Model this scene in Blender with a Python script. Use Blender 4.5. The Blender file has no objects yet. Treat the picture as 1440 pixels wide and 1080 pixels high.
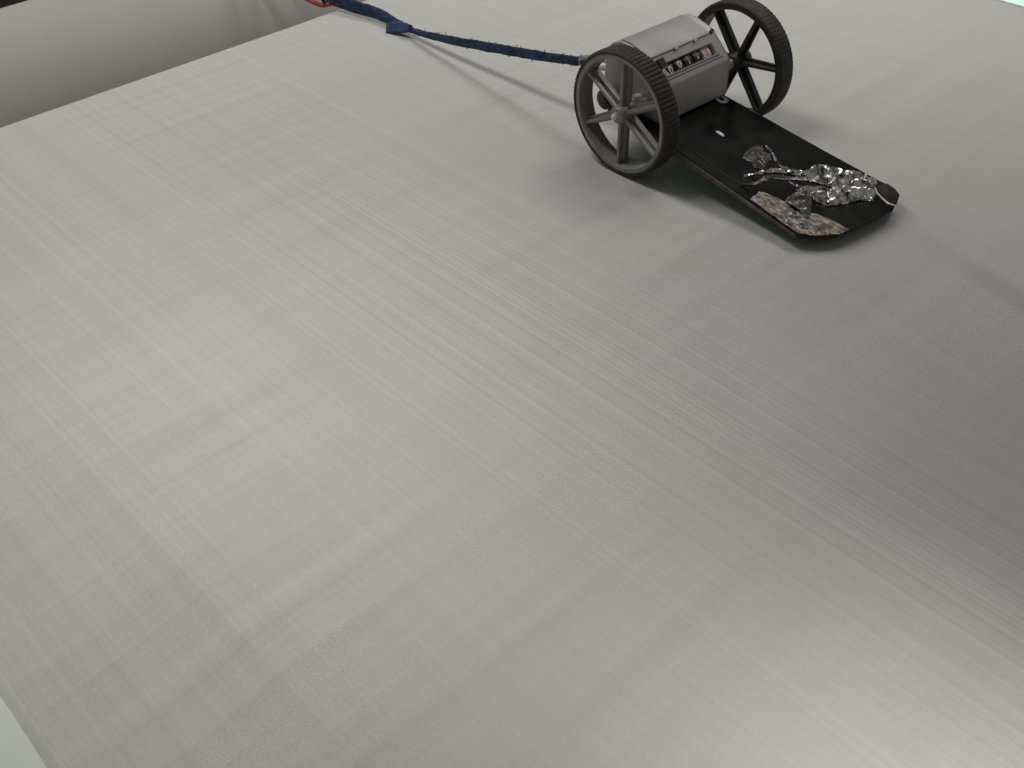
import bpy, bmesh, math, random
from mathutils import Vector, Matrix, noise
from mathutils.geometry import delaunay_2d_cdt
random.seed(7)
S = bpy.context.scene
COL = S.collection
PI = math.pi

# ------------------------------------------------------------------ camera
cam = bpy.data.cameras.new('camera')
cam.sensor_width = 36.0
cam.lens = 36.0*1551.17/1440.0
cam.clip_start = 0.02
cam.clip_end = 60.0
camo = bpy.data.objects.new('camera', cam)
camo.location = (0, 0, 0.46701)
camo.rotation_euler = (0.87011686, 0.0298266, 0.82569283)
COL.objects.link(camo)
S.camera = camo

# ------------------------------------------------------------------ world
w = bpy.data.worlds.new('World'); S.world = w; w.use_nodes = True
w.node_tree.nodes['Background'].inputs['Color'].default_value = (1.0, 0.985, 0.955, 1)
w.node_tree.nodes['Background'].inputs['Strength'].default_value = .125

# ------------------------------------------------------------------ lamps: one overhead workshop tube, three more added to brighten parts of the cloth
def tube_or_fill_lamp(name, loc, length, power, color=(1, .97, .92), width=.06, spread=180, aim=None):
    l = bpy.data.lights.new(name, 'AREA'); l.shape = 'RECTANGLE'
    l.size = length; l.size_y = width; l.energy = power; l.color = color
    l.spread = math.radians(spread)
    o = bpy.data.objects.new(name, l); o.location = loc
    if aim is not None:
        # keep the long side along X, swing about X towards the aim point
        dy = aim[1]-loc[1]; dz = aim[2]-loc[2]
        o.rotation_euler = (math.atan2(dy, -dz), 0, 0)
    COL.objects.link(o); return o
tube_or_fill_lamp('tube_or_fill_lamp', (-1.48, 0.32, 1.25), 1.3, 7.3, width=.26, spread=140)
tube_or_fill_lamp('tube_or_fill_lamp', (0.38, 0.27, 0.72), 1.0, .76, width=.06, spread=34)  # added pool of light for the cloth at bottom right
tube_or_fill_lamp('tube_or_fill_lamp', (-0.48, 0.21, 0.95), 0.5, .31, width=.10, spread=46)  # added pool of light for the cloth left of centre
tube_or_fill_lamp('tube_or_fill_lamp', (-0.84, 1.44, 1.20), 1.3, 2.75, aim=(0, 1.17, 0), spread=80, width=.40)  # added fill to brighten the cloth at top right

S.view_settings.view_transform = 'Standard'
S.view_settings.look = 'None'
S.view_settings.exposure = 0.0
S.view_settings.gamma = 1.0

# ------------------------------------------------------------------ helpers
def tag(o, label=None, cat=None, group=None, kind=None):
    if label: o['label'] = label
    if cat: o['category'] = cat
    if group: o['group'] = group
    if kind: o['kind'] = kind
    return o

def link(name, me, mat=None, parent=None, smooth=False, sharp=None):
    o = bpy.data.objects.new(name, me); COL.objects.link(o)
    if mat is not None and not me.materials: me.materials.append(mat)
    if parent is not None: o.parent = parent
    if smooth:
        for p in me.polygons: p.use_smooth = True
        if sharp is not None: me.set_sharp_from_angle(angle=math.radians(sharp))
    return o

def bm_obj(name, bm, mat=None, parent=None, smooth=False, sharp=None):
    bmesh.ops.recalc_face_normals(bm, faces=bm.faces)
    me = bpy.data.meshes.new(name); bm.to_mesh(me); bm.free()
    return link(name, me, mat, parent, smooth, sharp)

def data_obj(name, vs, fs, mat=None, parent=None, smooth=False, sharp=None):
    me = bpy.data.meshes.new(name); me.from_pydata([tuple(v) for v in vs], [], fs); me.update()
    bm = bmesh.new(); bm.from_mesh(me); bmesh.ops.recalc_face_normals(bm, faces=bm.faces); bm.to_mesh(me); bm.free()
    return link(name, me, mat, parent, smooth, sharp)

def bevel(bm, w, seg=2, ang=30):
    es = [e for e in bm.edges if len(e.link_faces) == 2 and e.calc_face_angle(0) > math.radians(ang)]
    bmesh.ops.bevel(bm, geom=es, offset=w, segments=seg, affect='EDGES', profile=.5)

def box(bm, x0, x1, y0, y1, z0, z1, M=None):
    vs = [bm.verts.new((x, y, z)) for x in (x0, x1) for y in (y0, y1) for z in (z0, z1)]
    for f in ((0,1,3,2),(4,6,7,5),(0,4,5,1),(2,3,7,6),(0,2,6,4),(1,5,7,3)):
        bm.faces.new([vs[i] for i in f])
    if M is not None:
        for v in vs: v.co = M @ v.co
    return vs

def lathe(bm, prof, n=64, axis_y=True, rfun=None):
    """prof: list of (r, y); closed loop around; axis along y through origin"""
    rings = []
    for k in range(n):
        a = 2*PI*k/n
        ring = []
        for (r, y, *t) in prof:
            rr = r + (rfun(k) if (rfun and t and t[0]) else 0)
            ring.append(bm.verts.new((rr*math.cos(a), y, rr*math.sin(a))))
        rings.append(ring)
    m = len(prof)
    for k in range(n):
        A = rings[k]; B = rings[(k+1) % n]
        for i in range(m):
            j = (i+1) % m
            bm.faces.new((A[i], A[j], B[j], B[i]))

def cyl(bm, p0, p1, r0, r1=None, n=16):
    r1 = r0 if r1 is None else r1
    p0 = Vector(p0); p1 = Vector(p1); d = (p1-p0)
    q = d.to_track_quat('Z', 'Y').to_matrix()
    A = []; B = []
    for k in range(n):
        a = 2*PI*k/n; c = Vector((math.cos(a), math.sin(a), 0))
        A.append(bm.verts.new(p0 + q @ (c*r0))); B.append(bm.verts.new(p1 + q @ (c*r1)))
    for k in range(n):
        j = (k+1) % n; bm.faces.new((A[k], A[j], B[j], B[k]))
    bm.faces.new(A[::-1]); bm.faces.new(B)

def catmull(pts, per=8):
    P = [Vector(p) for p in pts]; P = [2*P[0]-P[1]] + P + [2*P[-1]-P[-2]]
    out = []
    for i in range(1, len(P)-2):
        for k in range(per):
            t = k/per; a, b, c, d = P[i-1], P[i], P[i+1], P[i+2]
            out.append(.5*((2*b)+(c-a)*t+(2*a-5*b+4*c-d)*t*t+(3*b-a-3*c+d)*t**3))
    out.append(P[-2]); return out

def tube(bm, pts, r, n=8, rf=None):
    rings = []; up = Vector((0, 0, 1))
    for i, p in enumerate(pts):
        t = (pts[min(i+1, len(pts)-1)]-pts[max(i-1, 0)]).normalized()
        s = t.cross(up)
        s = s.normalized() if s.length > 1e-4 else Vector((1, 0, 0))
        u = s.cross(t)
        rr = r*(rf(i/(len(pts)-1)) if rf else 1)
        rings.append([bm.verts.new(p + s*rr*math.cos(2*PI*k/n) + u*rr*math.sin(2*PI*k/n)) for k in range(n)])
    for a, b in zip(rings, rings[1:]):
        for k in range(n):
            j = (k+1) % n; bm.faces.new((a[k], a[j], b[j], b[k]))
    bm.faces.new(rings[0][::-1]); bm.faces.new(rings[-1])

# ------------------------------------------------------------------ materials
class Mat:
    def __init__(s, name, color=(.5,.5,.5), rough=.5, metal=0.0, spec=.5):
        s.m = bpy.data.materials.new(name); s.m.use_nodes = True
        s.t = s.m.node_tree; s.b = s.t.nodes['Principled BSDF']
        s.b.inputs['Base Color'].default_value = (*color, 1)
        s.b.inputs['Roughness'].default_value = rough
        s.b.inputs['Metallic'].default_value = metal
        s.b.inputs['Specular IOR Level'].default_value = spec
    def n(s, t, **k):
        x = s.t.nodes.new(t)
        for a, v in k.items(): setattr(x, a, v)
        return x
    def l(s, a, b): s.t.links.new(a, b)
    def co(s, scale=(1,1,1), rot=(0,0,0)):
        tc = s.n('ShaderNodeTexCoord'); mp = s.n('ShaderNodeMapping')
        mp.inputs['Scale'].default_value = scale; mp.inputs['Rotation'].default_value = rot
        s.l(tc.outputs['Object'], mp.inputs['Vector']); return mp.outputs['Vector']
    def noise(s, vec, scale, detail=3, rough=.55):
        x = s.n('ShaderNodeTexNoise'); x.inputs['Scale'].default_value = scale
        x.inputs['Detail'].default_value = detail; x.inputs['Roughness'].default_value = rough
        s.l(vec, x.inputs['Vector']); return x.outputs['Fac']
    def ramp(s, fac, stops):
        r = s.n('ShaderNodeValToRGB'); e = r.color_ramp.elements
        while len(e) < len(stops): e.new(.5)
        for i, (p, c) in enumerate(stops):
            e[i].position = p; e[i].color = (*c, 1)
        s.l(fac, r.inputs['Fac']); return r.outputs['Color']
    def math(s, op, a, b):
        x = s.n('ShaderNodeMath', operation=op)
        for i, v in enumerate((a, b)):
            if isinstance(v, (int, float)): x.inputs[i].default_value = v
            else: s.l(v, x.inputs[i])
        return x.outputs[0]
    def mix(s, fac, a, b, mode='MIX'):
        x = s.n('ShaderNodeMix', data_type='RGBA', blend_type=mode)
        for i, v in ((0, fac), (6, a), (7, b)):
            if isinstance(v, (int, float)): x.inputs[i].default_value = v
            elif isinstance(v, tuple): x.inputs[i].default_value = (*v, 1)
            else: s.l(v, x.inputs[i])
        return x.outputs[2]
    def bump(s, h, strength, dist):
        x = s.n('ShaderNodeBump'); x.inputs['Strength'].default_value = strength
        x.inputs['Distance'].default_value = dist
        s.l(h, x.inputs['Height']); s.l(x.outputs['Normal'], s.b.inputs['Normal'])
    def base(s, c): s.l(c, s.b.inputs['Base Color'])
    def rgh(s, c): s.l(c, s.b.inputs['Roughness'])

def mottled(name, c0, c1, rough, scale=60, metal=0.0, bump=0.0, r2=None, spec=.5):
    m = Mat(name, c0, rough, metal, spec)
    v = m.co(); f = m.noise(v, scale, 5, .65)
    m.base(m.ramp(f, [(.3, c0), (.72, c1)]))
    if r2 is not None:
        r = m.n('ShaderNodeMapRange'); r.inputs['From Min'].default_value = .3; r.inputs['From Max'].default_value = .7
        r.inputs['To Min'].default_value = rough; r.inputs['To Max'].default_value = r2
        m.l(m.noise(v, scale*.6, 4), r.inputs['Value']); m.rgh(r.outputs['Result'])
    if bump: m.bump(m.noise(v, scale*6, 3), bump, .0005)
    return m.m

def fabric_material(name, base=(.496, .496, .482), weave=True):
    m = Mat(name, base, .78, 0, .35)
    # warp yarn streaks run along X
    v1 = m.co((.16, 80, 1)); v2 = m.co((.30, 330, 1)); v3 = m.co((60, .55, 1)); v4 = m.co((1.2, 12, 1))
    s1 = m.noise(v1, 1, 6, .7); s2 = m.noise(v2, 1, 3, .6); s3 = m.noise(v3, 1, 5, .7); s4 = m.noise(v4, 1, 3, .5)
    # where the streaks are strong or weak
    msk = m.noise(m.co((1.2, 3.2, 1)), 1, 2, .5)
    mk = m.n('ShaderNodeMapRange'); mk.inputs['From Min'].default_value = .35; mk.inputs['From Max'].default_value = .65
    mk.inputs['To Min'].default_value = .45; mk.inputs['To Max'].default_value = 1.35; m.l(msk, mk.inputs['Value'])
    tc0 = m.n('ShaderNodeTexCoord'); sp0 = m.n('ShaderNodeSeparateXYZ'); m.l(tc0.outputs['Object'], sp0.inputs[0])
    # a run of slack warp yarns makes the streaks stronger about y = .45
    dy = m.math('MULTIPLY', m.math('SUBTRACT', sp0.outputs[1], .452), 11.5)
    dense = m.math('ADD', .40, m.math('DIVIDE', 1.25, m.math('ADD', 1.0, m.math('POWER', m.math('ABSOLUTE', dy, 0), 2.6))))
    s5 = m.noise(m.co((8, .5, 1)), 1, 3, .55); s6 = m.noise(m.co((420, 420, 420)), 1, 3, .7)
    mk3 = m.noise(m.co((2.5, 4.0, 1)), 1, 2, .5)
    k3 = m.n('ShaderNodeMapRange'); k3.inputs['From Min'].default_value = .38; k3.inputs['From Max'].default_value = .66
    k3.inputs['To Min'].default_value = .25; k3.inputs['To Max'].default_value = 1.5; m.l(mk3, k3.inputs['Value'])
    a = m.math('MULTIPLY', m.math('SUBTRACT', s1, .5), .31)
    b = m.math('MULTIPLY', m.math('SUBTRACT', s2, .5), .46)
    c = m.math('MULTIPLY', m.math('MULTIPLY', m.math('SUBTRACT', s3, .5), .30), k3.outputs['Result'])
    d = m.math('ADD', m.math('MULTIPLY', m.math('SUBTRACT', s4, .5), .05), m.math('MULTIPLY', m.math('SUBTRACT', s5, .5), .15))
    e = m.math('MULTIPLY', m.math('SUBTRACT', s6, .5), .16)
    ab = m.math('MULTIPLY', m.math('MULTIPLY', m.math('ADD', a, b), mk.outputs['Result']), dense)
    tot = m.math('ADD', m.math('ADD', ab, e), m.math('ADD', c, d))
    g = m.math('ADD', 1.0, tot)
    # faint warm and cool drift between yarn lots
    hue = m.noise(m.co((2.0, 3.2, 1)), 1, 4, .6)
    tint = m.ramp(hue, [(.33, (base[0]*.995, base[1]*1.0, base[2]*1.006)), (.5, base), (.67, (base[0]*1.009, base[1]*.996, base[2]*.992))])
    comb = m.n('ShaderNodeCombineColor')
    for i in range(3): m.l(g, comb.inputs[i])
    colr = m.mix(1.0, tint, comb.outputs[0], 'MULTIPLY')
    if weave:
        tc = m.n('ShaderNodeTexCoord'); sp = m.n('ShaderNodeSeparateXYZ'); m.l(tc.outputs['Object'], sp.inputs[0])
        wob = m.noise(m.co((3, 3, 3)), 1, 2)
        per = 2*PI/.00128
        sx = m.math('SINE', m.math('ADD', m.math('MULTIPLY', sp.outputs[0], per*.93), m.math('MULTIPLY', wob, 9)), 0)
        sy = m.math('SINE', m.math('ADD', m.math('MULTIPLY', sp.outputs[1], per), m.math('MULTIPLY', wob, 7)), 0)
        wv = m.math('ADD', m.math('MULTIPLY', sx, .52), m.math('MULTIPLY', sy, .48))
        wk = m.n('ShaderNodeMapRange'); wk.inputs['From Min'].default_value = .36; wk.inputs['From Max'].default_value = .64
        wk.inputs['To Min'].default_value = .05; wk.inputs['To Max'].default_value = .10; m.l(m.noise(m.co((5, 5, 5)), 1, 3, .6), wk.inputs['Value'])
        mod = m.math('ADD', 1.0, m.math('MULTIPLY', wv, wk.outputs['Result']))
        cc = m.n('ShaderNodeCombineColor')
        for i in range(3): m.l(mod, cc.inputs[i])
        colr = m.mix(1.0, colr, cc.outputs[0], 'MULTIPLY')
        m.bump(m.math('ADD', wv, m.math('MULTIPLY', tot, 6)), .25, .0002)
    m.base(colr)
    return m.m

M_fabric = fabric_material('woven_fabric')
M_roll = mottled('rolled_fabric', (.348, .340, .326), (.385, .376, .36), .85, 5, bump=.05)
M_selv = mottled('selvedge', (.47, .47, .455), (.54, .54, .525), .85, 90)
M_mint = mottled('mint_paint', (.60, .65, .57), (.66, .71, .63), .6, 14)
M_floor = mottled('dark_floor', (.035, .033, .03), (.07, .066, .06), .7, 5)
M_tyre = mottled('black_rubber', (.014, .014, .013), (.048, .046, .042), .6, 130, r2=.85, bump=.1)
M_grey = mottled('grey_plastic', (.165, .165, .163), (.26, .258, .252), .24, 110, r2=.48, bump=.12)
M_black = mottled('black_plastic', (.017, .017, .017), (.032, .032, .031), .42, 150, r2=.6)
M_plate = mottled('black_enamel', (.004, .004, .0045), (.008, .0075, .0075), .12, 55, r2=.26, spec=.22)
M_brown = mottled('worn_brown_edge', (.045, .032, .028), (.12, .095, .08), .6, 130)
M_green = mottled('green_bounce', (.06, .30, .13), (.10, .38, .18), .6, 80)  # for the added sheet that tints the shadow under the plate
M_alu = mottled('cast_aluminium', (.40, .40, .398), (.46, .46, .455), .46, 40, metal=.55, bump=.05, r2=.55)
M_alu2 = mottled('worn_aluminium', (.30, .30, .297), (.345, .345, .34), .50, 50, metal=.6, r2=.58)
M_steel = mottled('bright_steel', (.68, .68, .68), (.85, .85, .84), .25, 200, metal=.45)
M_zinc = mottled('dull_zinc', (.30, .30, .30), (.42, .42, .41), .45, 200, metal=.6)
M_pit = mottled('dark_recess', (.01, .01, .01), (.02, .02, .02), .6, 100)
M_drum = mottled('black_drum', (.012, .012, .012), (.03, .03, .03), .4, 300)
M_num = mottled('white_print', (.66, .66, .64), (.82, .82, .80), .5, 500)
M_wdrum = mottled('cream_drum', (.62, .54, .50), (.74, .66, .62), .45, 300)
M_red = mottled('red_print', (.55, .26, .22), (.66, .36, .31), .5, 400)
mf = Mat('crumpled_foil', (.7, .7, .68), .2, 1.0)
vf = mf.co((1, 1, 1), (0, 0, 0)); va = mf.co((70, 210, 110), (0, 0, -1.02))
mf.base(mf.ramp(mf.noise(va, 1, 3, .6), [(.33, (.07, .07, .068)), (.42, (.40, .40, .39)), (.50, (.80, .80, .78)), (.66, (.95, .95, .93))]))  # dark streaks in the colour stand for shaded folds and dark reflections
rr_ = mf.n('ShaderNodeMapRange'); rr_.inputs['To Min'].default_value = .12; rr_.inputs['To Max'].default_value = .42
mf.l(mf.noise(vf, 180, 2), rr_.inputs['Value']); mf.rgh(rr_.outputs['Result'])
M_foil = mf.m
M_film = mottled('grey_film', (.10, .10, .098), (.27, .265, .255), .25, 300, metal=.5, r2=.45)
M_haze = mottled('smoky_film', (.022, .022, .022), (.10, .098, .095), .3, 260, metal=.2, r2=.6)
mt = Mat('torn_tan_tape', (.4, .33, .28), .6)
v_ = mt.co(); c_ = mt.ramp(mt.noise(mt.co((1, 2.6, 1), (0, 0, .5)), 130, 5, .7), [(.34, (.05, .042, .037)), (.46, (.20, .165, .14)), (.56, (.46, .385, .33)), (.70, (.62, .54, .48))])
mt.base(mt.mix(mt.ramp(mt.noise(v_, 75, 4, .6), [(.52, (0, 0, 0)), (.64, (.85, .85, .85))]), c_, (.035, .03, .028)))
mt.bump(mt.noise(v_, 900, 3), .4, .0005)
M_tape = mt.m
M_blue = mottled('blue_cloth', (.003, .007, .018), (.020, .055, .12), .9, 150, bump=.7)
M_blue2 = mottled('faded_blue_cloth', (.012, .034, .085), (.035, .085, .17), .85, 240, bump=.5)
M_redc = mottled('red_cord', (.26, .05, .035), (.42, .10, .075), .75, 300)

# ------------------------------------------------------------------ setting
XB = -1.0655                          # back edge, where the cloth turns down
YL, YR = 0.0262, 1.173               # selvedges
def sm(t):
    t = max(0.0, min(1.0, t)); return t*t*(3-2*t)
def fz(x, y):
    """height of the taut cloth: flat with long soft sags, shaped so the right side shades darker"""
    z = 0.0
    ax = sm((x+.46)/.40)                              # sag grows away from the counter
    if y < .714: s = sm((y-.375)/.345)
    else: s = 1.0 - .24*sm((y-.714)/.020) - .50*sm((y-.73)/.32)
    z -= .058*ax*s  # sag put into the shape to darken a band at right
    # soft crease along the warp near the left edge
    bx = sm((x+.70)/.25)*(1-.75*sm((x+.40)/.22))
    t = (.131-y)/.105
    if t > 0: z -= .0145*bx*(2*t-t*t)*sm(t*9)
    # tiny long ripples
    z += .0006*noise.noise(Vector((x*1.3, y*9, 1.7))) + .00035*noise.noise(Vector((x*2.0, y*24, 5.1)))
    return z

def cloth_sheet():
    R = .050
    prof = []                                            # (x, z, flat weight)
    for k in range(9):
        prof.append((XB+.004*0, -R-.42*(1-k/8)**1.0, 0))
    for k in range(1, 13):
        a = PI - (PI/2)*k/12
        prof.append((XB+R+R*math.cos(a), -R+R*math.sin(a), k/12))
    x = XB+R; n = 210
    for k in range(1, n+1): prof.append((x+(0.9-x)*k/n, 0, 1))
    ny = 300
    vs = []; fs = []
    for (px, pz, wt) in prof:
        for j in range(ny+1):
            y = YL+(YR-YL)*j/ny
            vs.append((px, y, pz+fz(px, y)*wt))
    m = ny+1
    for i in range(len(prof)-1):
        for j in range(ny): fs.append((i*m+j, i*m+j+1, (i+1)*m+j+1, (i+1)*m+j))
    me = bpy.data.meshes.new('fabric_sheet'); me.from_pydata(vs, [], fs); me.update()
    return link('fabric_sheet', me, M_fabric, smooth=True)
sheet = cloth_sheet()
tag(sheet, 'wide pale grey woven cloth drawn taut under the wheeled counter', 'fabric')

def selvedge(name, y0, y1, parent):
    vs = []; fs = []; n = 150; prof = [0, .15, .3, .5, .7, .85, 1]
    for i in range(n+1):
        x = XB+.052+(0.9-XB-.052)*i/n
        for k, t in enumerate(prof):
            y = y0+(y1-y0)*t
            h = .0012*math.sin(PI*t)**.6 if 0 < t < 1 else (-.0006 if abs(y-YL) < .003 or abs(y-YR) < .003 else -.010)
            zz = fz(x, min(max(y, YL), YR))
            if y < YL:
                e = sm((YL-y)/.0085); zz = zz*(1-e)-.0153*e; h = 0 if h < 0 else h*(1-e)
            vs.append((x, y+.0006*noise.noise(Vector((x*20, 3, k))), zz+h))
    m = len(prof)
    for i in range(n):
        for k in range(m-1): fs.append((i*m+k, i*m+k+1, (i+1)*m+k+1, (i+1)*m+k))
    return data_obj(name, vs, fs, M_selv, parent, True)
selvedge('selvedge', YL-.0085, YL+.001, sheet)
selvedge('selvedge', YR-.001, YR+.004, sheet)

bm = bmesh.new(); box(bm, -.98, 1.1, -.60, .22, -.11, -.0150); bevel(bm, .006)
tag(bm_obj('machine_table', bm, M_mint), kind='structure')
bm = bmesh.new(); box(bm, -6, 4, -4, 6, -.95, -.9)
tag(bm_obj('floor', bm, M_floor), kind='structure')

# added glowing panel stands in for the bright mint background past the right selvedge
pn = Mat('mint_panel_glow', (.05, .06, .055), .9, 0, .1)
pn.b.inputs['Emission Color'].default_value = (.66, 1.0, .83, 1); pn.b.inputs['Emission Strength'].default_value = .98
bm = bmesh.new(); box(bm, -.90, .10, 1.19, 1.75, -.06, -.03); bevel(bm, .003)
lp = bm_obj('glow_panel', bm, pn.m)
tag(lp, 'bright mint background, put in as a glowing panel, beyond the far right edge of the cloth', 'light panel')
bm = bmesh.new()
box(bm, -.93, -.902, 1.185, 1.78, -.09, -.028); box(bm, .102, .13, 1.185, 1.78, -.09, -.028); box(bm, -.90, .10, 1.752, 1.78, -.09, -.028)
bm_obj('panel_frame', bm, M_zinc, lp)  # frame of the added glowing panel

# roll of cloth behind the edge
RR = .12; RC = (-1.250, -.103)
vs = []; fs = []; nA = 72; nY = 60
for j in range(nY+1):
    y = -.5+2.2*j/nY
    for k in range(nA):
        a = 2*PI*k/nA
        r = RR+.0009*noise.noise(Vector((math.cos(a)*1.5, y*2.5, math.sin(a)*1.5)))
        vs.append((RC[0]+r*math.cos(a), y, RC[1]+r*math.sin(a)))
for j in range(nY):
    for k in range(nA):
        q = (k+1) % nA; fs.append((j*nA+k, j*nA+q, (j+1)*nA+q, (j+1)*nA+k))
fs.append(tuple(range(nA))); fs.append(tuple(nY*nA+k for k in range(nA)))
roll = data_obj('fabric_roll', vs, fs, M_roll, smooth=True, sharp=60)
tag(roll, 'thick grey roll of cloth lying behind the back edge, upper left', 'fabric roll')
for (c0, c1) in ((-.62, -.501), (1.701, 1.82)):
    bm = bmesh.new(); cyl(bm, (RC[0], c0, RC[1]), (RC[0], c1, RC[1]), .03, n=24)
    bm_obj('roll_core', bm, M_zinc, roll, True, 40)

# ------------------------------------------------------------------ the counter
O = Vector((-.55818, .61471, 0)); YAW = -.02756
root = bpy.data.objects.new('length_counter', None); COL.objects.link(root)
root.location = O; root.rotation_euler = (0, 0, YAW); root.empty_display_size = .05
tag(root, 'two-wheeled metal length counter with five digit window and black trailing plate', 'length counter')
R = .053; T = .0178

def make_wheel(y0, rot, mat, dark):
    # rim with spokes: one moulding
    bm = bmesh.new()
    ri, ro = .0456, .0497
    lathe(bm, [(ro, .0006), (ri+.0007, .0006), (ri, .0013), (ri-.0006, .0075), (ri-.0006, T-.0075), (ri, T-.0013), (ri+.0007, T-.0006), (ro, T-.0006)], 96)
    hub = bmesh.new()
    for k in range(6):
        a = rot+k*PI/3
        M = Matrix.Rotation(-a, 4, 'Y')
        # tapering flange
        def taper(vs):
            for v in vs:
                t = v.co.x/.046; v.co.z *= 1.12-.28*t
                v.co = M @ v.co
        taper(box(bm, .0065, .0462, T*.5-.0012, T*.5+.0012, -.0038, .0038))
        taper(box(bm, .0065, .0462, T*.5-.0058, T*.5-.00121, -.0013, .0013))
        taper(box(bm, .0065, .0462, T*.5+.00121, T*.5+.0058, -.0013, .0013))
    wheel = bm_obj('wheel', bm, mat, root, True, 32)
    wheel.location = (0, y0, R)
    # tyre with fine cross ribs
    nr = 86
    bm = bmesh.new()
    seq = [0, 0, -.0007, -.0007] if not dark else [0, 0, -.00028, -.00028]
    lathe(bm, [(ro-.0002, .0002), (R-.0016, 0), (R-.0004, .0010, 1), (R, .0022, 1), (R, T-.0022, 1), (R-.0004, T-.0010, 1), (R-.0016, T), (ro-.0002, T-.0002)],
          nr*4, rfun=lambda k: seq[k % 4])
    bm_obj('tyre', bm, M_tyre, wheel, True, 28)
    # hub boss and axle end
    bm = bmesh.new()
    lathe(bm, [(.0022, -.0012), (.0062, -.0012), (.0072, -.0002), (.0078, .006), (.0078, T-.004), (.0072, T+.0002), (.0062, T+.0012), (.0022, T+.0012)], 40)
    bm_obj('hub', bm, mat, wheel, True, 40)
    bm = bmesh.new()
    s = -1 if not dark else 1
    yb = -.0012 if not dark else T+.0012
    cyl(bm, (0, yb, 0), (0, yb+s*.0030, 0), .0031, .0029, 6)
    cyl(bm, (0, yb+s*.0030, 0), (0, yb+s*.0046, 0), .0019, .0016, 14)
    bm_obj('axle_nut', bm, M_steel, wheel, True, 40)
    return wheel
w1 = make_wheel(0.0, math.radians(28.5), M_grey, False)
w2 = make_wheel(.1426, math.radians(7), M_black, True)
w2['label'] = 'black far wheel with darker spokes'
for (c0, c1) in ((.0190, .0340), (.1185, .1415)):
    bm = bmesh.new(); cyl(bm, (0, c0, R), (0, c1, R), .0042, n=20)
    bm_obj('axle', bm, M_zinc, root, True, 40)

# housing: extruded section, sloped face with a real window opening
V0, V1 = .036, .1165
SA = Vector((.0150, .0715)); SB = Vector((-.0035, .0894)); SD = (SB-SA).normalized(); SN = Vector((-SD.y, SD.x)); SN = SN if SN.y > 0 else -SN
sec = [Vector((-.046, .0395)), Vector((.0168, .0385)), Vector((.0170, .0640)), Vector((.0169, .0672)), Vector((.0164, .0696))]
sec += [SA, SB, Vector((-.0050, .0902)), Vector((-.0234, .0950)), Vector((-.0330, .0952)), Vector((-.0430, .0905)), Vector((-.0490, .0800)), Vector((-.0500, .0480))]
iA = 5
def P3(s, n, v):
    q = SA+SD*s+SN*n; return (q.x, v, q.y)
h0, h1, hv0, hv1 = .0064, .0160, .0480, .1065
bm = bmesh.new()
L = [bm.verts.new((p.x, V0, p.y)) for p in sec]; Rv = [bm.verts.new((p.x, V1, p.y)) for p in sec]
n = len(sec)
for i in range(n):
    j = (i+1) % n
    if i == iA: continue
    bm.faces.new((L[i], L[j], Rv[j], Rv[i]))
bm.faces.new(L); bm.faces.new(Rv[::-1])
hs = [bm.verts.new(P3(*q)) for q in ((h0, 0, hv0), (h1, 0, hv0), (h1, 0, hv1), (h0, 0, hv1))]
hd = [bm.verts.new(P3(*q)) for q in ((h0, -.012, hv0), (h1, -.012, hv0), (h1, -.012, hv1), (h0, -.012, hv1))]
oc = [L[iA], L[iA+1], Rv[iA+1], Rv[iA]]
for i in range(4):
    j = (i+1) % 4
    bm.faces.new((oc[i], oc[j], hs[j], hs[i])); bm.faces.new((hs[i], hs[j], hd[j], hd[i]))
bm.faces.new(hd)
house = bm_obj('housing', bm, M_alu, root, True, 14)
house['label'] = 'grey metal housing with window of digits'
bv = house.modifiers.new('bevel', 'BEVEL'); bv.width = .0007; bv.segments = 2; bv.limit_method = 'ANGLE'; bv.angle_limit = math.radians(40)

# cover strip over the top, its front lip overlapping the sloped face
bm = bmesh.new()
cs = [Vector((-.0016, .0893)), Vector((-.0040, .0911)), Vector((-.0236, .0962)), Vector((-.0332, .0964)), Vector((-.0332, .0953)), Vector((-.0234, .0951)), Vector((-.0048, .0903)), Vector((-.0020, .0882))]
a = [bm.verts.new((p.x, V0+.001, p.y)) for p in cs]; b = [bm.verts.new((p.x, V1-.0068, p.y)) for p in cs]
for i in range(len(cs)):
    j = (i+1) % len(cs); bm.faces.new((a[i], a[j], b[j], b[i]))
bm.faces.new(a); bm.faces.new(b[::-1])
bm_obj('top_cover', bm, M_alu2, house, True, 25)
# chips of bare metal along the lip
for (v, wd) in ((.068, .0018), (.0915, .0013)):
    bm = bmesh.new()
    box(bm, -.0012, .0012, v-wd, v+wd, -.0004, .0004, Matrix.Translation((-.0012, 0, .0894)) @ Matrix.Rotation(math.radians(44), 4, 'Y'))
    bevel(bm, .0003, 1)
    bm_obj('bare_chip', bm, M_steel, house)
# end caps (thin plates) and the small black notch at the right end of the lip
cen = Vector((-.016, .066)); e = [cen+(p-cen)*.985 for p in sec]
for (y0, y1) in ((V1+.0001, V1+.0016), (V0-.0016, V0-.0001)):
    bm = bmesh.new()
    A = [bm.verts.new((p.x, y0, p.y)) for p in e]; B = [bm.verts.new((p.x, y1, p.y)) for p in e]
    for i in range(n):
        j = (i+1) % n; bm.faces.new((A[i], A[j], B[j], B[i]))
    bm.faces.new(A); bm.faces.new(B[::-1])
    bm_obj('end_plate', bm, M_alu2, house, True, 20)
bm = bmesh.new()
for v in (V1-.0045,):
    cyl(bm, (-.0026, v, .0885), (-.0030, v+.003, .0905), .0016, n=10)
bm_obj('cover_screw', bm, M_pit, house, True, 40)
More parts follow.
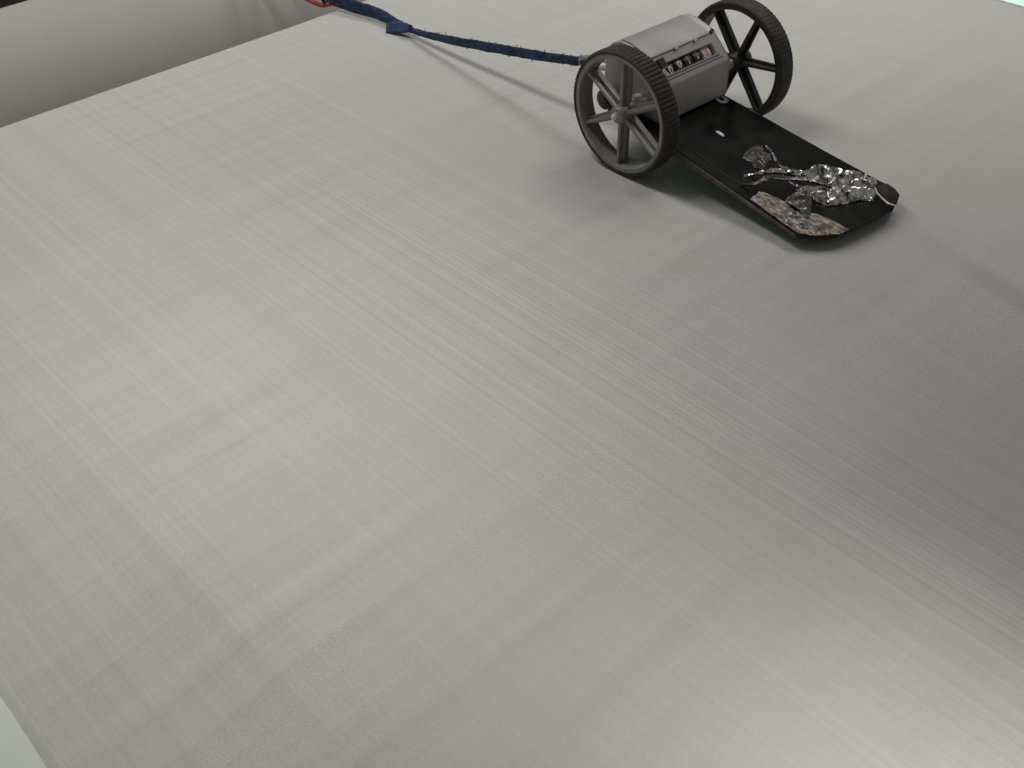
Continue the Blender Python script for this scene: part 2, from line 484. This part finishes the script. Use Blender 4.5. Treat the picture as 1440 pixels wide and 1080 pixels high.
# raised frame round the window, and a dark strip below painting the shade of a recessed line
bm = bmesh.new()
def fbar(s0, s1, v0, v1, hgt):
    vs = []
    for (s_, n_) in ((s0, -.0004), (s1, -.0004), (s1-.0002, hgt), (s0+.0002, hgt)):
        for v_ in (v0, v1): vs.append(bm.verts.new(P3(s_, n_, v_)))
    for f in ((0,2,4,6),(7,5,3,1),(0,1,3,2),(2,3,5,4),(4,5,7,6),(6,7,1,0)): bm.faces.new([vs[i] for i in f])
fbar(h0-.0016, h0-.0001, hv0-.0022, hv1+.003, .0011)
fbar(h1+.0001, h1+.0010, hv0-.0022, hv1+.0016, .0005)
fbar(h0+.0001, h1-.0001, hv1+.0001, hv1+.0014, .0005)
bm_obj('window_frame', bm, M_alu2, house)
bm = bmesh.new(); fbar(.0016, .0027, hv0-.004, hv1+.006, .00012); bm_obj('groove_shade', bm, M_pit, house)

# digit drums
RD = .0088; ND = -.0012-RD; SC = .0110
cx = SA+SD*SC+SN*ND                                   # drum axis in (u, z)
def numeral(ch, size):
    c = bpy.data.curves.new('numeral', 'FONT'); c.body = ch; c.size = size; c.align_x = 'CENTER'; c.align_y = 'CENTER'; c.resolution_u = 3
    c.offset = size*.026
    o = bpy.data.objects.new('numeral_source', c); COL.objects.link(o)
    dg = bpy.context.evaluated_depsgraph_get(); dg.update()
    me = bpy.data.meshes.new_from_object(o.evaluated_get(dg)); bpy.data.objects.remove(o); return me
face_ang = math.atan2(SN.y, SN.x)
for k, (ch, roll_) in enumerate((('0', -.20), ('0', -.02), ('1', 0.0), ('1', .10), ('8', .03))):
    v = .0540+k*.0112
    bm = bmesh.new()
    prof = [(.002, v-.0046), (RD-.0003, v-.0046), (RD, v-.0043), (RD, v+.0043), (RD-.0003, v+.0046), (.002, v+.0046)]
    lathe(bm, prof, 40)
    for q in bm.verts: q.co = Vector((q.co.x+cx.x, q.co.y, q.co.z+cx.y))
    bm_obj('digit_drum', bm, M_wdrum if k == 4 else M_drum, house, True, 40)
    me = numeral(ch, .0092)
    bmn = bmesh.new(); bmn.from_mesh(me)
    for _ in range(2):
        bmesh.ops.subdivide_edges(bmn, edges=[e_ for e_ in bmn.edges if e_.calc_length() > .0012], cuts=1)
    for q in bmn.verts:
        # the print reads left to right along the axle, upright on the face
        a = face_ang + q.co.y/RD + roll_
        rr = RD+.00012
        q.co = Vector((cx.x+rr*math.cos(a), v+q.co.x*.95, cx.y+rr*math.sin(a)))
    bpy.data.meshes.remove(me)
    bm_obj('numeral', bmn, M_red if k == 4 else M_num, house)
# reset lever and bright screw by the left end of the window
bm = bmesh.new()
Mx = Matrix.Translation((.0052, .0425, .0850)) @ Matrix.Rotation(math.radians(-46), 4, 'Y')
box(bm, -.0036, .0036, -.0032, .0032, -.0035, .0036, Mx); bevel(bm, .001, 2)
bm_obj('reset_knob', bm, M_pit, house, True, 40)
bm = bmesh.new(); q0 = Vector(P3(.0068, -.0005, .0452)); q1 = Vector(P3(.0068, .0022, .0452)); cyl(bm, q0, q1, .0020, .0016, 14)
bm_obj('screw', bm, M_steel, house, True, 40)
# nut and stub at the near end, seen through the spokes
bm = bmesh.new(); cyl(bm, (-.0075, .024, .0535), (-.0075, .034, .0535), .0052, n=6); cyl(bm, (-.0071, .022, .0523), (-.0071, .0259, .0523), .0026, n=14)
bm_obj('end_nut', bm, M_steel, house, True, 40)
bm = bmesh.new(); cyl(bm, (.004, .027, .0545), (.020, .027, .0545), .0028, n=14)
bm_obj('stub_pin', bm, M_zinc, house, True, 40)
# strap hook at the back
bm = bmesh.new()
tube(bm, catmull([(-.044, .045, .0668), (-.056, .045, .0672), (-.072, .045, .0655), (-.086, .045, .0615), (-.0905, .045, .0570), (-.0855, .045, .0540), (-.072, .045, .0570), (-.058, .045, .0600), (-.044, .045, .0605)], 6), .0021, 10)
bm_obj('hook', bm, M_zinc, house, True, 50)

# trailing plate
SL = -.186; Z0 = .0395
def pz(u): return Z0+SL*u
def PP(u, v, h=0.0):
    nrm = Vector((-SL, 0, 1)).normalized()
    return Vector((u, v, pz(u)))+nrm*h
outline = [(-.049, .036), (-.049, .108), (-.044, .1135), (.0125, .1168), (.060, .1222), (.120, .1283), (.1660, .1335), (.1730, .1350), (.1830, .1318), (.1880, .1290), (.1925, .1215), (.1962, .1120), (.1955, .0930), (.1935, .0720),
           (.1917, .0575), (.1895, .0480), (.1850, .0400), (.1790, .0300), (.1711, .0228), (.120, .0224), (.060, .0222), (-.030, .0220), (-.042, .0245), (-.047, .0295)]
def edgewave(u, v): return .0004*noise.noise(Vector((u*90, v*90, 0)))
bm = bmesh.new()
top = [bm.verts.new(PP(u, v, edgewave(u, v))) for u, v in outline]; bot = [bm.verts.new(PP(u, v, -.0028)) for u, v in outline]
bm.faces.new(top); bm.faces.new(bot[::-1])
for i in range(len(top)):
    j = (i+1) % len(top); bm.faces.new((top[i], top[j], bot[j], bot[i]))
plate = bm_obj('trailing_plate', bm, M_plate, root)
plate['label'] = 'black trailing plate with torn tape at its tip'
bv = plate.modifiers.new('bevel', 'BEVEL'); bv.width = .0006; bv.segments = 2; bv.limit_method = 'ANGLE'; bv.angle_limit = math.radians(40)
# worn brown strip along the near side: folded-down lip, deeper towards the axle
bm = bmesh.new()
us = [-.03+.2*k/24 for k in range(25)]
rows = []
for u in us:
    d = .0062-.0042*max(0, (u-.02)/.15)
    rows.append([bm.verts.new(PP(u, .0219, -.0002)), bm.verts.new(PP(u, .0207, -.0012)), bm.verts.new(PP(u, .0204, -d)), bm.verts.new(PP(u, .0214, -d-.0003)), bm.verts.new(PP(u, .0218, -d+.001))])
for A, B in zip(rows, rows[1:]):
    for i in range(5):
        j = (i+1) % 5; bm.faces.new((A[i], A[j], B[j], B[i]))
bm.faces.new(rows[0]); bm.faces.new(rows[-1][::-1])
bm_obj('side_lip', bm, M_brown, plate, True, 40)
# green sheet added under the plate to bounce green into its shadow
bm = bmesh.new()
g = [(.0, .0245), (.0, .112), (.16, .128), (.178, .128), (.185, .06), (.165, .0245)]
top = [bm.verts.new(PP(u, v, -.0030)) for u, v in g]; bot = [bm.verts.new(PP(u, v, -.0040)) for u, v in g]
bm.faces.new(top); bm.faces.new(bot[::-1])
for i in range(len(g)):
    j = (i+1) % len(g); bm.faces.new((top[i], top[j], bot[j], bot[i]))
bm_obj('green_bounce_sheet', bm, M_green, plate)
# faint pressed rib along the plate
bm = bmesh.new()
for A in (((.02, .034), (.115, .031)),):
    p = [PP(A[0][0]+(A[1][0]-A[0][0])*t/10, A[0][1]+(A[1][1]-A[0][1])*t/10, .0001) for t in range(11)]
    tube(bm, p, .0006, 6)
bm_obj('pressed_rib', bm, M_plate, plate, True)
# slotted lug in front of the housing
bm = bmesh.new()
N = 28; rings = []
for (ra, rb, h) in ((.0062, .0052, .0002), (.0062, .0052, .0014), (.0030, .0022, .0014), (.0030, .0022, .0002)):
    rings.append([bm.verts.new(PP(.0190+ra*math.cos(2*PI*k/N), .1085+rb*math.sin(2*PI*k/N), h)) for k in range(N)])
for i in range(4):
    A = rings[i]; B = rings[(i+1) % 4]
    for k in range(N):
        j = (k+1) % N; bm.faces.new((A[k], A[j], B[j], B[k]))
bm_obj('lug', bm, M_zinc, plate, True, 35)
bm = bmesh.new()
N = 14
A = [bm.verts.new(PP(.0512+.0046*math.cos(2*PI*k/N), .0703+.0017*math.sin(2*PI*k/N), .0002)) for k in range(N)]
B = [bm.verts.new(PP(.0512+.0036*math.cos(2*PI*k/N), .0703+.0012*math.sin(2*PI*k/N), .0009)) for k in range(N)]
for k in range(N):
    j = (k+1) % N; bm.faces.new((A[k], A[j], B[j], B[k]))
bm.faces.new(B)
bm_obj('rivet', bm, M_num, plate, True, 40)
# rounded dark block under the housing at the back (seen between the spokes)
bm = bmesh.new(); cyl(bm, (-.0400, .0245, .0445), (-.0400, .112, .0445), .0085, n=28); bevel(bm, .0012)
bm_obj('rear_roller', bm, M_brown, root, True, 40)

def crumple(name, poly, hmax, mat, parent, seed, step=.0016, base=.0004, rough=1.0, frame=PP, jit=.35, fall=.006, smooth=False):
    rnd = random.Random(seed)
    # roughen the outline
    out = []
    for i, p in enumerate(poly):
        q = poly[(i+1) % len(poly)]; p = Vector(p); q = Vector(q)
        m_ = max(1, int((q-p).length/(step*1.4)))
        for k in range(m_):
            t = p.lerp(q, k/m_)
            out.append(t+Vector((rnd.uniform(-1, 1), rnd.uniform(-1, 1)))*step*.35)
    xs = [p.x for p in out]; ys = [p.y for p in out]
    def inside(x, y):
        c = False; j = len(out)-1
        for i in range(len(out)):
            a, b = out[i], out[j]
            if (a.y > y) != (b.y > y) and x < (b.x-a.x)*(y-a.y)/(b.y-a.y)+a.x: c = not c
            j = i
        return c
    def dist(p): return min((p-q).length for q in out)
    pts = list(out); x = min(xs)
    while x < max(xs):
        y = min(ys)
        while y < max(ys):
            p = Vector((x+rnd.uniform(-jit, jit)*step, y+rnd.uniform(-jit, jit)*step))
            if inside(p.x, p.y) and dist(p) > step*.6: pts.append(p)
            y += step
        x += step
    ne = len(out)
    r = delaunay_2d_cdt(pts, [(i, (i+1) % ne) for i in range(ne)], [], 1, 1e-7)
    vs2, fs2 = r[0], r[2]
    V = []; F = []
    for p in vs2:
        d = dist(p)
        dome = min(1, d/fall)**.6
        du, dv = p.x*.55+p.y*.84, p.x*-.84+p.y*.55            # creases run along the wad
        c1 = noise.noise(Vector((du*55, dv*120, seed)))
        c2 = (1-min(1, 2.2*abs(noise.noise(Vector((du*30, dv*125, seed+9))))))**2
        c3 = (1-min(1, 2.2*abs(noise.noise(Vector((du*70+dv*70, dv*210-du*60, seed+3))))))**2
        h = hmax*dome*(.95+.5*c1*rough-.95*c2*rough-.24*c3*rough)
        V.append(frame(p.x, p.y, max(base, base+h)))
    nb = len(V)
    for p in vs2: V.append(frame(p.x, p.y, base*.4))
    for f in fs2:
        F.append(tuple(f)); F.append(tuple(nb+i for i in reversed(f)))
    # skirt along boundary edges
    cnt = {}
    for f in fs2:
        for i in range(len(f)):
            a, b = f[i], f[(i+1) % len(f)]; cnt.setdefault((min(a, b), max(a, b)), []).append((a, b))
    for e_, l_ in cnt.items():
        if len(l_) == 1:
            a, b = l_[0]; F.append((b, a, nb+a, nb+b))
    return data_obj(name, V, F, mat, parent, smooth, 48 if smooth else None)

tape = [(.1228, .0250), (.1199, .0382), (.1275, .0419), (.1406, .0463), (.152, .0424), (.1626, .0463), (.1606, .0522), (.1707, .0583), (.1793, .0594), (.1910, .0622), (.1908, .0521), (.1857, .0445), (.1832, .0377), (.1776, .0303), (.1704, .0252), (.1623, .0245), (.1408, .0245)]
crumple('torn_tape', tape, .0016, M_tape, plate, 4, .0019, .0003, .9)
bm_ = crumple('torn_tape', [(.150, .030), (.146, .040), (.155, .0435), (.166, .041), (.172, .033), (.168, .0275), (.158, .026)], .0024, M_film, plate, 14, .0016, .0012, 1.1)
def flap(name, poly, h0, h1, mat):
    bm = bmesh.new()
    A = [bm.verts.new(PP(u, v, h1(u, v))) for u, v in poly]; B = [bm.verts.new(PP(u, v, h0)) for u, v in poly]
    bm.faces.new(A); bm.faces.new(B[::-1])
    for i in range(len(A)):
        j = (i+1) % len(A); bm.faces.new((A[i], A[j], B[j], B[i]))
    bevel(bm, .0004, 1, 50)
    return bm_obj(name, bm, mat, plate)
flap('white_scrap', [(.1705, .1215), (.1752, .1292), (.1830, .1290), (.1898, .1262), (.1952, .1162), (.1900, .1129), (.1838, .1142), (.1760, .1168)], .0003, lambda u, v: .0011, M_num)
flap('bent_corner', [(.1708, .1222), (.1756, .1310), (.1836, .1306), (.1900, .1276), (.1948, .1172), (.1890, .1150), (.1830, .1160), (.1765, .1178)], .0013, lambda u, v: .0022+.10*max(0, v-.117), M_plate)

# foil: a thing lying on the plate
foot = root.matrix_basis
fo = bpy.data.objects.new('foil_wad', None); COL.objects.link(fo)
bpy.context.view_layer.update()
RW = Matrix.Translation(O) @ Matrix.Rotation(YAW, 4, 'Z')
org = PP(.150, .095, 0)
fo.location = RW @ org; fo.rotation_euler = (0, 0, YAW); fo.empty_display_size = .01
tag(fo, 'crumpled silver foil wad lying on the tip of the black plate', 'foil')
def FP(u, v, h=0.0): return PP(u, v, h)-org
upper = [(.1257, .0847), (.1261, .0984), (.1312, .11), (.1397, .1172), (.1476, .1178), (.1538, .1207), (.1583, .1275), (.1662, .1298), (.1715, .1266), (.169, .1166), (.1607, .104), (.1518, .0923), (.1451, .0901), (.1352, .0832)]
lower = [(.1352, .0644), (.1425, .0773), (.1500, .0865), (.1560, .0925), (.1640, .1030), (.1735, .1170), (.1772, .1150), (.1805, .1068), (.1741, .0972), (.1691, .0823), (.1637, .0698), (.1543, .0662), (.1466, .0655)]
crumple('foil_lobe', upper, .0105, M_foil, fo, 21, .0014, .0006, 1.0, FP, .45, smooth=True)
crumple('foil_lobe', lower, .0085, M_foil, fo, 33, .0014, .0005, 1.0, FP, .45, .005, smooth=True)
crumple('film_flap', [(.1407, .0459), (.1383, .0574), (.1394, .0683), (.1466, .0697), (.1546, .0604), (.1625, .0486), (.1642, .0422), (.1546, .0457), (.1483, .0451)], .0055, M_film, fo, 41, .0018, .0019, 1.0, FP)
def tail(pts, wd, h, seed, mat=None):
    rnd = random.Random(seed)
    c = catmull([(*p, 0) for p in pts], 5); poly_l = []; poly_r = []
    for i, p in enumerate(c):
        t = (c[min(i+1, len(c)-1)]-c[max(i-1, 0)]).normalized(); s = Vector((-t.y, t.x, 0))
        w_ = wd*(.55+.9*i/len(c))*rnd.uniform(.7, 1.3)
        poly_l.append(tuple((p+s*w_)[:2])); poly_r.append(tuple((p-s*w_)[:2]))
    crumple('foil_tail', poly_l+poly_r[::-1], h, mat or M_foil, fo, seed, .0013, .0005, 1.0, FP, fall=.002)
tail([(.1004, .0421), (.1046, .055), (.1118, .0706), (.1213, .08), (.1290, .0897)], .0016, .0036, 51)
tail([(.1061, .032), (.1122, .0442), (.1139, .0593), (.1228, .0711), (.1330, .0853)], .0019, .0034, 52, M_film)
tail([(.0842, .0899), (.0949, .0859), (.1096, .0785), (.1250, .0873)], .0011, .0026, 53, M_film)
tail([(.1248, .0688), (.1332, .0688), (.1394, .0751), (.1444, .0794)], .0016, .0030, 54, M_film)
crumple('film_scrap', [(.0840, .0600), (.0800, .0690), (.0790, .0790), (.0830, .0860), (.0885, .0820), (.0935, .0850), (.0990, .0790), (.1010, .0720), (.1030, .0640), (.0980, .0590), (.0910, .0620)], .0026, M_haze, fo, 61, .0017, .0003, 1.2, FP, .4, .004)
for s_, pts in enumerate((((.0830, .0660), (.0822, .0760), (.0850, .0830)), ((.0870, .0740), (.0950, .0700), (.1020, .0660)), ((.0900, .0600), (.0960, .0640), (.1050, .0620)))):
    bm = bmesh.new(); rnd = random.Random(70+s_)
    tube(bm, catmull([FP(u, v, .0030+rnd.uniform(0, .0010)) for u, v in pts], 6), .00055, 6, rf=lambda t: 1.3-.8*abs(2*t-1))
    bm_obj('loose_strand', bm, M_film, fo, True)

# ------------------------------------------------------------------ blue strap and red cord
def ribbon(name, pts, wid, thk, ang, mat, parent=None, seed=1, per=7, n=16, fray=.0006):
    c = catmull(pts, per); m_ = len(c); bm = bmesh.new(); rings = []
    def samp(a, t):
        x = t*(len(a)-1); i = min(int(x), len(a)-2); f = x-i; return a[i]*(1-f)+a[i+1]*f
    up = Vector((0, 0, 1))
    for i, p in enumerate(c):
        t = i/(m_-1); d = (c[min(i+1, m_-1)]-c[max(i-1, 0)]).normalized()
        s = d.cross(up).normalized(); u = s.cross(d)
        a = math.radians(samp(ang, t)); W_ = samp(wid, t)/2; H_ = samp(thk, t)/2
        e1 = s*math.cos(a)+u*math.sin(a); e2 = -s*math.sin(a)+u*math.cos(a)
        ring = []
        for k in range(n):
            q = 2*PI*k/n; ca, sa = math.cos(q), math.sin(q)
            x = math.copysign(abs(ca)**.7, ca); y = math.copysign(abs(sa)**.7, sa)
            nz = noise.noise(Vector((i*.55, k*.9, seed)))
            fold = .55*math.sin(3*q+i*.13+seed)*H_*.6
            ring.append(bm.verts.new(p+e1*(x*W_+nz*fray*1.6)+e2*(y*H_+fold*.5+nz*fray)))
        rings.append(ring)
    for A, B in zip(rings, rings[1:]):
        for k in range(n):
            j = (k+1) % n; bm.faces.new((A[k], A[j], B[j], B[k]))
    bm.faces.new(rings[0][::-1]); bm.faces.new(rings[-1])
    return bm_obj(name, bm, mat, parent, True, 50)
def CW(u, v, z): return RW @ Vector((u, v, z))
spts = [CW(-.0835, .045, .0580), CW(-.090, .0451, .0565), CW(-.098, .0452, .0548), CW(-.15, .046, .0435), CW(-.22, .047, .0300), CW(-.29, .0478, .0170), CW(-.345, .050, .0085),
        CW(-.372, .0500, .0080), CW(-.41, .0500, .0090), Vector((-1.000, .668, .0105)), Vector((-1.040, .6615, .0120))]
strap = ribbon('blue_strap', spts,
               [.006, .0070, .0078, .0086, .0090, .0078, .0055, .0085, .0122, .0132, .0130], [.0035, .0035, .004, .005, .0055, .005, .005, .006, .0045, .004, .0035],
               [80, 75, 70, 60, 62, 70, 40, 55, 70, 75, 78], M_blue, None, 3)
tag(strap, 'dark blue twisted cloth strap tied between red cord and counter', 'strap')
# the knot's loose end
ribbon('knot_tail', [CW(-.350, .0490, .0105), CW(-.362, .0470, .0085), CW(-.374, .0435, .0060), CW(-.381, .0400, .0040)], [.007, .0115, .0132, .0105], [.006, .005, .004, .003], [40, 50, 55, 50], M_blue2, strap, 5, 5)
# frayed fibres
bm = bmesh.new(); rnd = random.Random(5); c = catmull(spts, 10)
for k in range(330):
    i = int(rnd.triangular(14, 58, 34)) if k < 270 else rnd.randrange(10, len(c)-2)
    p = c[min(i, len(c)-2)]+Vector((rnd.uniform(-.003, .003), rnd.uniform(-.003, .003), rnd.uniform(-.0040, .0046)))
    d = Vector((rnd.uniform(-1, 1), rnd.uniform(-1, 1), rnd.uniform(-.5, .8))).normalized()*rnd.uniform(.0016, .0040)
    tube(bm, [p, p+d*.5+Vector((0, 0, rnd.uniform(-.0006, .0006))), p+d], .00034, 4)
tag(bm_obj('frayed_fibre', bm, M_blue2, strap), kind='stuff')

bm = bmesh.new()
e0 = Vector((-1.0405, .6612, .0085))
def cordpath(pts): return catmull(pts, 8)
tube(bm, cordpath([e0+Vector((.006, 0, -.002)), e0+Vector((-.004, -.005, -.005)), e0+Vector((-.016, -.012, -.001)), e0+Vector((-.040, -.018, .006)), e0+Vector((-.075, -.020, .014)), e0+Vector((-.16, -.02, .03)), e0+Vector((-.34, -.02, .06))]), .0026, 10)
tube(bm, cordpath([e0+Vector((.004, .001, .008)), e0+Vector((-.006, .001, .013)), e0+Vector((-.020, .004, .016)), e0+Vector((-.06, .010, .022)), e0+Vector((-.16, .012, .04)), e0+Vector((-.34, .01, .065))]), .0024, 10)
cord = bm_obj('red_cord', bm, M_redc, None, True)
tag(cord, 'thin red cord looped through the end of the blue strap', 'cord')
bm = bmesh.new()
tube(bm, cordpath([e0+Vector((.001, -.003, -.005)), e0+Vector((-.002, -.004, .004)), e0+Vector((-.001, .001, .0125)), e0+Vector((.003, .005, .004)), e0+Vector((.002, .001, -.006))]), .0022, 8)
bm_obj('binding', bm, M_pit, cord, True)
